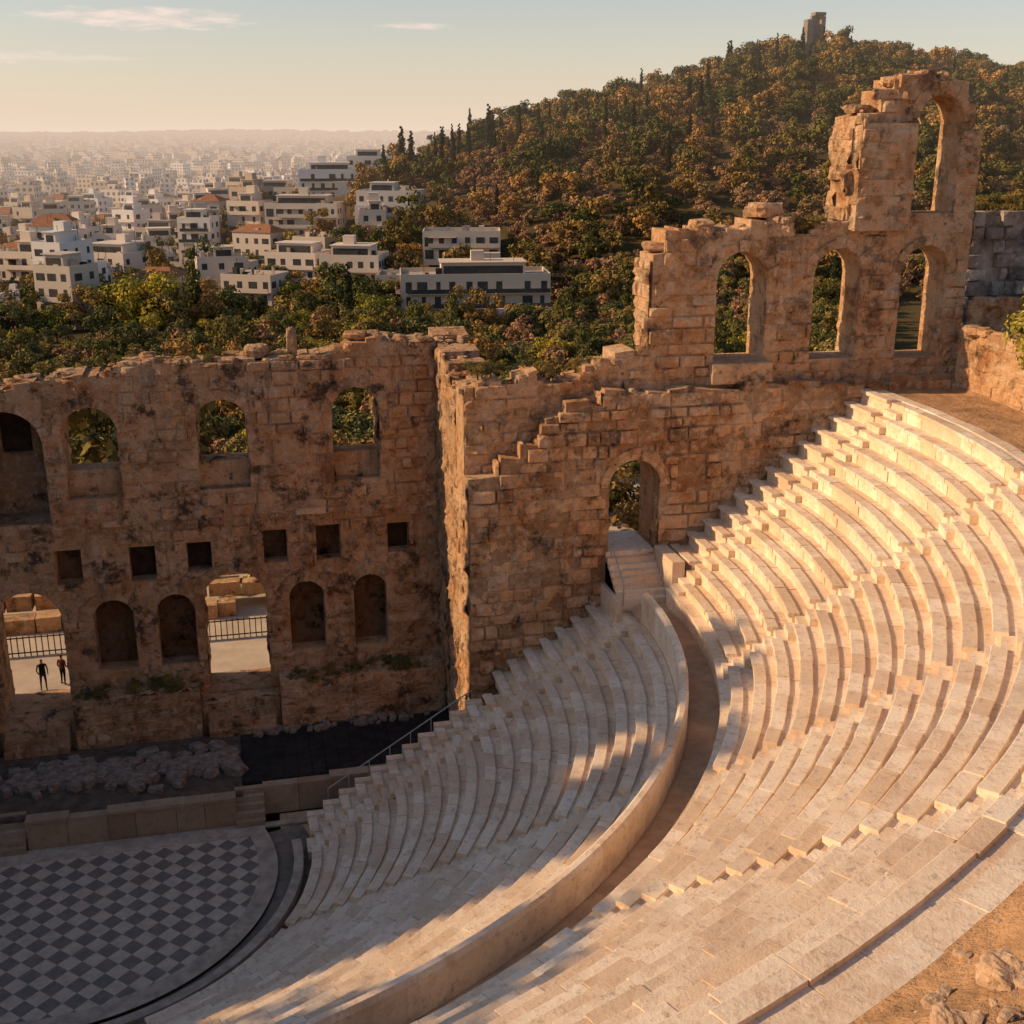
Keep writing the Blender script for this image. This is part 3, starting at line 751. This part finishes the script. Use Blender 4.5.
# ------------------------------------------------------------------ city
def m_facade(name,obj=True):
    t=NT(name)
    src=t.orand() if obj else t.island()
    c=t.ramp(src,[(0,(.76,.69,.60)),(.2,(.62,.50,.39)),(.4,(.82,.77,.71)),(.55,(.52,.40,.30)),(.7,(.72,.60,.47)),(.85,(.44,.38,.33)),(1,(.84,.80,.75))])
    if not obj:
        g=t.n("ShaderNodeNewGeometry"); cr=t.n("ShaderNodeVectorMath",operation='CROSS_PRODUCT'); t.t.links.new(g.outputs["True Normal"],cr.inputs[0]); cr.inputs[1].default_value=(0,0,1)
        dt=t.n("ShaderNodeVectorMath",operation='DOT_PRODUCT'); t.t.links.new(cr.outputs[0],dt.inputs[0]); t.t.links.new(g.outputs["Position"],dt.inputs[1])
        sp=t.n("ShaderNodeSeparateXYZ"); t.t.links.new(g.outputs["Position"],sp.inputs[0])
        sn=t.n("ShaderNodeSeparateXYZ"); t.t.links.new(g.outputs["True Normal"],sn.inputs[0])
        f1=t.math('GREATER_THAN',t.math('FRACT',t.math('DIVIDE',dt.outputs["Value"],3.4)),.5)
        f2=t.math('GREATER_THAN',t.math('FRACT',t.math('DIVIDE',sp.outputs[2],3.1)),.48)
        f3=t.math('LESS_THAN',t.math('ABSOLUTE',sn.outputs[2]),.5)
        c=t.mix(t.math('MULTIPLY',t.math('MULTIPLY',f1,f2),t.math('MULTIPLY',f3,.8)),c,(.10,.09,.085))
        c=t.mix(t.math('GREATER_THAN',sn.outputs[2],.5),c,t.mix(t.island(),(.28,.24,.20),(.62,.55,.46)))
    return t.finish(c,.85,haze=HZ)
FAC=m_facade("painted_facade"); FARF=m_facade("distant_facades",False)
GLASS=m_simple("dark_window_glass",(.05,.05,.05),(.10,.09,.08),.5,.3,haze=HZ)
ROOF=m_simple("roof_screed",(.52,.43,.34),(.30,.25,.20),.4,haze=HZ)
TILE=m_simple("terracotta_roof",(.38,.17,.09),(.27,.13,.07),1,haze=HZ)
AWN=m_simple("awning_cloth",(.22,.17,.12),(.5,.42,.32),.3,haze=HZ)
def building(x,y,w,d,fl,rot,rng,name="apartment_building",style=0):
    z0=TH(x,y)-1.5; H=fl*3.1+1.5; mb=MB()
    B=mb.box
    w2,d2=w/2,d/2
    B(-w2,w2,-d2,d2,0,H,0)
    if style!=2 and rng.random()<.5:
        ew=w*rng.uniform(.3,.5); ed=rng.uniform(2,4); eh=max(3.4,H-rng.choice([3.1,6.2])); sx=rng.choice([-1,1]); B(min(sx*(w2-ew),sx*(w2-.1)),max(sx*(w2-ew),sx*(w2-.1)),-d2-ed,-d2-.01,0,eh,0)
    B(-w2+.3,w2-.3,-d2+.3,d2-.3,H,H+.03,1)
    for (a,b,e,f) in ((-w2,w2,-d2,-d2+.22),(-w2,w2,d2-.22,d2),(-w2,-w2+.22,-d2+.222,d2-.222),(w2-.22,w2,-d2+.222,d2-.222)): B(a,b,e,f,H+.001,H+.9,0)
    if fl>2 and style!=2:
        pw=w*rng.uniform(.35,.75); pd=d*rng.uniform(.4,.7); ox=rng.uniform(-.12,.12)*w
        B(ox-pw/2,ox+pw/2,-pd/2,pd/2,H+.03,H+2.9,0); B(ox-pw/2-.3,ox+pw/2+.3,-pd/2-.5,pd/2+.3,H+2.9,H+3.1,0)
        B(ox-pw/2+.5,ox+pw/2-.5,-pd/2-.04,-pd/2+.1,H+.6,H+2.3,2)
        hx=ox+rng.uniform(-.2,.2)*pw
        if rng.random()<.6: B(hx-1.4,hx+1.4,-1.2,1.4,H+3.1,H+5.2,0)
    for k in range(rng.randint(4,11)):
        ax=rng.uniform(-w2+1,w2-2); ay=rng.uniform(-d2+1,d2-2); s=rng.uniform(.4,1.5); B(ax,ax+s,ay,ay+s*.8,H+.03,H+rng.uniform(.8,2.2),rng.choice([0,2,1]))
    for k in range(rng.randint(0,3)):
        ax=rng.uniform(-w2+1,w2-1); ay=rng.uniform(-d2+1,d2-1); B(ax,ax+.09,ay,ay+.09,H,H+rng.uniform(3.5,6),2)
    for f in range(fl):
        zb=1.5+f*3.1
        bal=rng.random()<.75
        for side,(L,off) in enumerate(((w,d2),(d,w2),(d,w2))):
            nW=max(2,int(L/3.0)); balS=bal and side<2
            for i in range(nW):
                if rng.random()<.1: continue
                cx=-L/2+(i+.5)*L/nW+rng.uniform(-.25,.25); ww=rng.choice([.45,.65,1.1])
                zz0=zb+(.1 if balS else .9); zz1=zb+2.4
                if side==0: B(cx-ww,cx+ww,-off-.03,-off+.1,zz0,zz1,2)
                elif side==1: B(-off-.03,-off+.1,cx-ww,cx+ww,zz0,zz1,2)
                else: B(off-.1,off+.03,cx-ww,cx+ww,zz0,zz1,2)
        if bal and f>0:
            p=rng.uniform(.15,w*.3)
            B(-w2+p,w2-.2,-d2-1.3,-d2-.001,zb-.12,zb+.02,0); B(-w2+p,w2-.2,-d2-1.3,-d2-1.22,zb+.02,zb+.95,0 if style==0 else 2)
            if rng.random()<.35: B(-w2+p,-w2+p+w*.35,-d2-1.5,-d2-.04,zb+2.35,zb+2.42,3)
        if f>0 and rng.random()<.7:
            B(-w2-1.1,-w2-.001,-d2+.5,d2*.5,zb-.12,zb+.02,0); B(-w2-1.1,-w2-1.02,-d2+.5,d2*.5,zb+.02,zb+.9,0)
    if style==2:
        mb.add([(-w2-.4,-d2-.4,H+.92),(w2+.4,-d2-.4,H+.92),(w2+.4,d2+.4,H+.92),(-w2-.4,d2+.4,H+.92),(-w2+d2*.6,0,H+2.9),(w2-d2*.6,0,H+2.9)],[(0,1,5,4),(2,3,4,5),(1,2,5),(3,0,4)],4)
    o=mb.obj(name,[FAC,ROOF,GLASS,AWN,TILE]); o.location=(x,y,z0); o.rotation_euler=(0,0,rot)
    return o
rng=random.Random(2024)
occ=[]
for a in BL:
    occ.append((a[0],a[1],max(a[2],a[3])*.55)); building(*a[:6],rng,style=a[6])
gy=206
while gy<660:
    gx=-200
    while gx<130:
        x=gx+rng.uniform(-3,3); y=gy+rng.uniform(-3,3); gx+=14.5
        az=azim(x,y)
        if not(-15.5<az<10.5): continue
        if az>-5.5 and y<240: continue
        if ROF(x,y)<222: continue
        if -72-.32*(y-235)<x<-62-.32*(y-235): continue
        if any(math.hypot(x-a,y-b)<r+6 for a,b,r in occ): continue
        if rng.random()<.1: continue
        building(x,y,rng.uniform(7,13),rng.uniform(8,12),rng.choice([1,1,2,2,2,3,3,3,4,5]),rng.choice([-.55,-.6,-.5,-.62,-.3,-.1,.1]),rng,style=rng.choice([0,0,0,1,0,0,2]))
    gy+=15
CT=empty("city_street_trees")
for i in range(760):
    y=rng.uniform(205,640); az=rad(rng.uniform(-14.5,9)); x=camx+math.tan(az)*(y-camy)
    if ROF(x,y)<215 or not clear(x,y,.55): continue
    inst(rng.choice(near_o+near_y[:1]+near_p if y<350 else far_p+far_a[:1]),x,y,TH(x,y)-.3,rng.uniform(.8,1.6),CT,"tree",rng)
mb=MB(); rng=random.Random(6)
y=655; 
while y<9500:
    sp=14+ (y-600)*.0046
    xa=camx+math.tan(rad(-16.5))*(y-camy); xb=camx+math.tan(rad(16 if y>1500 else 14))*(y-camy)
    x=xa
    while x<xb:
        w=sp*rng.uniform(.4,.95); d=sp*rng.uniform(.4,.9); px=x+rng.uniform(-.25,.25)*sp; py=y+rng.uniform(-.35,.35)*sp; x+=sp*1.08
        if rng.random()<.14: continue
        if math.hypot((px-238),(py-402)*.6)<235: continue
        if px>120 and py<1400: continue
        z=TH(px,py); h=rng.choice([4,6,7,9,12,12,15,15,18,22])*rng.uniform(.9,1.1)
        if noise.noise(Vector((px*.003,py*.003,0)))>.4: h*=.5
        r=rng.choice([-.6,-.5,-.3,.15,-.2,-.65])+rng.uniform(-.05,.05)
        mb.box(px-w/2,px+w/2,py-d/2,py+d/2,z-4,z+h,0,rot=r,c=(px,py))
        if y<3000 and rng.random()<.6: mb.box(px-w/4,px+w/5,py-d/4,py+d/4,z+h,z+h+2.6,0,rot=r,c=(px,py))
    y+=sp*1.2
mb.obj("distant_city",[FARF])
DT=empty("distant_city_trees")
for i in range(700):
    y=650+1900*rng.random()**1.5; az=rad(rng.uniform(-15,8)); x=camx+math.tan(az)*(y-camy)
    if ROF(x,y)<240: continue
    if noise.noise(Vector((x*.006,y*.006,2)))<-.05: continue
    inst(rng.choice(far_p),x,y,TH(x,y)-.3,rng.uniform(1.2,2.2),DT,"tree",rng)
mb=MB(); vs=[]
for i in range(60):
    y=150+8*i; x=-67-.32*(y-235); vs+=[(x-4,y,TH(x,y)+.35),(x+4,y,TH(x,y)+.35)]
mb.add(vs,[(2*i,2*i+1,2*i+3,2*i+2) for i in range(59)]); mb.obj("road",[m_simple("asphalt",(.05,.05,.05),(.07,.065,.06),.5,haze=HZ)])
# ------------------------------------------------------------------ people
def m_flat(n,c): t=NT(n); return t.finish(t.mix(t.noise(20,3),c,tuple(v*.8 for v in c)),.85)
SKIN=m_flat("skin",(.45,.27,.19)); HAIR=m_flat("dark_hair",(.03,.02,.015))
def person(x,y,z,face,h,top,pants,rng,name="visitor"):
    me=bpy.data.meshes.new(name)
    J=[(0,0,.93,.13),(0,.01,1.12,.125),(0,.01,1.32,.15),(0,.01,1.47,.07),(0,0,1.54,.055),(0,-.02,1.63,.085),(0,-.015,1.72,.08),
       (.1,0,.88,.09),(.11,-.03,.48,.06),(.12,.02,.09,.042),(.13,-.14,.04,.035),
       (-.1,0,.88,.09),(-.12,.03,.48,.06),(-.13,.07,.09,.042),(-.14,-.08,.04,.035),
       (.19,.01,1.42,.055),(.25,.03,1.13,.042),(.24,-.10,.92,.032),(.24,-.15,.84,.026),
       (-.19,.01,1.42,.055),(-.26,.02,1.13,.042),(-.2,-.16,1.0,.032),(-.17,-.23,.98,.026)]
    E=[(0,1),(1,2),(2,3),(3,4),(4,5),(5,6),(0,7),(7,8),(8,9),(9,10),(0,11),(11,12),(12,13),(13,14),(2,15),(15,16),(16,17),(17,18),(2,19),(19,20),(20,21),(21,22)]
    me.from_pydata([j[:3] for j in J],E,[]); o=link(bpy.data.objects.new(name,me))
    md=o.modifiers.new("s",'SKIN'); md.use_smooth_shade=True
    for i,j in enumerate(J):
        s=me.skin_vertices[0].data[i]; s.radius=(j[3]*(1.25 if i in(1,2) else 1),j[3]*.85); s.use_root=(i==0)
    sd=o.modifiers.new("d",'SUBSURF'); sd.levels=2; sd.render_levels=2
    dg=bpy.context.evaluated_depsgraph_get(); nm=bpy.data.meshes.new_from_object(o.evaluated_get(dg)); bpy.data.objects.remove(o)
    o=link(bpy.data.objects.new(name,nm)); nm.materials.clear()
    for m in (pants,top,SKIN,HAIR): nm.materials.append(m)
    for p in nm.polygons:
        c=p.center; p.use_smooth=True
        if c.z>1.68 or (c.z>1.56 and c.y>.02): k=3
        elif c.z>1.49: k=2
        elif c.z<.98 and abs(c.x)<.19: k=0
        elif (c.z<.93 and abs(c.x)>.19) or (c.y<-.19 and c.z>.9): k=2
        else: k=1
        p.material_index=k
    o.location=(x,y,z); o.rotation_euler=(0,0,face); s=h/1.8; o.scale=(s,s,s); return o
person(-2.35,14.3,2.6,.3,1.85,m_flat("dark_jacket",(.03,.03,.035)),m_flat("jeans",(.05,.06,.09)),rng)
person(-1.45,14.8,2.6,2.6,1.78,m_flat("maroon_jacket",(.10,.035,.03)),m_flat("black_trousers",(.02,.02,.02)),rng)
# ------------------------------------------------------------------ sun, sky, camera
SE=rad(26); sd=Vector((-1,.15,0)).normalized()*math.cos(SE)+Vector((0,0,math.sin(SE)))
L=bpy.data.lights.new("sun",'SUN'); L.energy=5.0; L.angle=rad(.5); L.color=(1,.67,.36)
lo=link(bpy.data.objects.new("sun",L)); lo.rotation_euler=sd.to_track_quat('Z','Y').to_euler(); lo.location=(-80,30,60)
w=bpy.data.worlds.new("World"); sc.world=w; w.use_nodes=True; nt=w.node_tree; nt.nodes.clear()
def N(t,**k):
    n=nt.nodes.new(t)
    for a,b in k.items(): setattr(n,a,b)
    return n
sky=N("ShaderNodeTexSky",sky_type='NISHITA',sun_disc=False,sun_elevation=SE,sun_rotation=math.atan2(sd.x,sd.y)%(2*PI),altitude=100,air_density=1.0,dust_density=1.0,ozone_density=1.0)
tc=N("ShaderNodeTexCoord"); sp=N("ShaderNodeSeparateXYZ"); nt.links.new(tc.outputs["Generated"],sp.inputs[0])
def mth(op,a,b=0.0):
    n=N("ShaderNodeMath",operation=op)
    for i,v in enumerate((a,b)):
        if hasattr(v,'is_output'): nt.links.new(v,n.inputs[i])
        else: n.inputs[i].default_value=v
    return n.outputs[0]
X,Y,Z=sp.outputs; Yc=mth('MAXIMUM',Y,.05); qx=mth('DIVIDE',X,Yc); qz=mth('DIVIDE',Z,Yc)
cb=N("ShaderNodeCombineXYZ"); nt.links.new(mth('MULTIPLY',qx,22.0),cb.inputs[0]); nt.links.new(mth('MULTIPLY',qz,130.0),cb.inputs[1])
nz=N("ShaderNodeTexNoise"); nt.links.new(cb.outputs[0],nz.inputs["Vector"]); nz.inputs["Scale"].default_value=1.6; nz.inputs["Detail"].default_value=7; nz.inputs["Roughness"].default_value=.62
def cloud(cx,cz,wx,wz,am):
    a=mth('POWER',mth('ABSOLUTE',mth('DIVIDE',mth('SUBTRACT',qx,cx),wx)),2.0); b=mth('POWER',mth('ABSOLUTE',mth('DIVIDE',mth('SUBTRACT',qz,cz),wz)),2.0)
    e=mth('SUBTRACT',1.0,mth('ADD',a,b)); e=mth('ADD',e,mth('MULTIPLY',mth('SUBTRACT',nz.outputs[0],.5),2.6))
    n=N("ShaderNodeClamp"); nt.links.new(mth('MULTIPLY',e,am),n.inputs[0]); 
    front=mth('GREATER_THAN',Y,.1); return mth('MULTIPLY',n.outputs[0],front)
hzf=mth('MULTIPLY',mth('EXPONENT',mth('MULTIPLY',mth('MAXIMUM',Z,0.0),-13.0)),.93)
hm=N("ShaderNodeMixRGB"); nt.links.new(hzf,hm.inputs[0]); nt.links.new(sky.outputs[0],hm.inputs[1]); hm.inputs[2].default_value=(7.8,6.1,4.75,1)
m=mth('MAXIMUM',cloud(-.053,.083,.085,.0085,1.0),cloud(.155,.081,.034,.0035,.8)); m=mth('MAXIMUM',m,cloud(-.17,.055,.12,.005,.5)); 
cm=N("ShaderNodeMixRGB"); nt.links.new(mth('MULTIPLY',nz.outputs[0],1.3),cm.inputs[0]); cm.inputs[1].default_value=(4.9,4.2,4.1,1); cm.inputs[2].default_value=(8.6,7.0,6.0,1)
mx=N("ShaderNodeMixRGB"); nt.links.new(mth('MULTIPLY',m,.9),mx.inputs[0]); nt.links.new(hm.outputs[0],mx.inputs[1]); nt.links.new(cm.outputs[0],mx.inputs[2])
bg=N("ShaderNodeBackground"); bg.inputs[1].default_value=.12; nt.links.new(mx.outputs[0],bg.inputs[0])
ow=N("ShaderNodeOutputWorld"); nt.links.new(bg.outputs[0],ow.inputs[0])
cam=bpy.data.cameras.new("camera"); cam.sensor_width=36; cam.lens=1200/1024*36; cam.clip_end=30000; cam.clip_start=.1
co=link(bpy.data.objects.new("camera",cam)); co.location=(8.5,-46.1,30.0); co.rotation_euler=(rad(90)-math.atan(377/1200),0,rad(-13))
sc.camera=co
sc.view_settings.view_transform='Standard'; sc.view_settings.look='None'; sc.view_settings.exposure=0
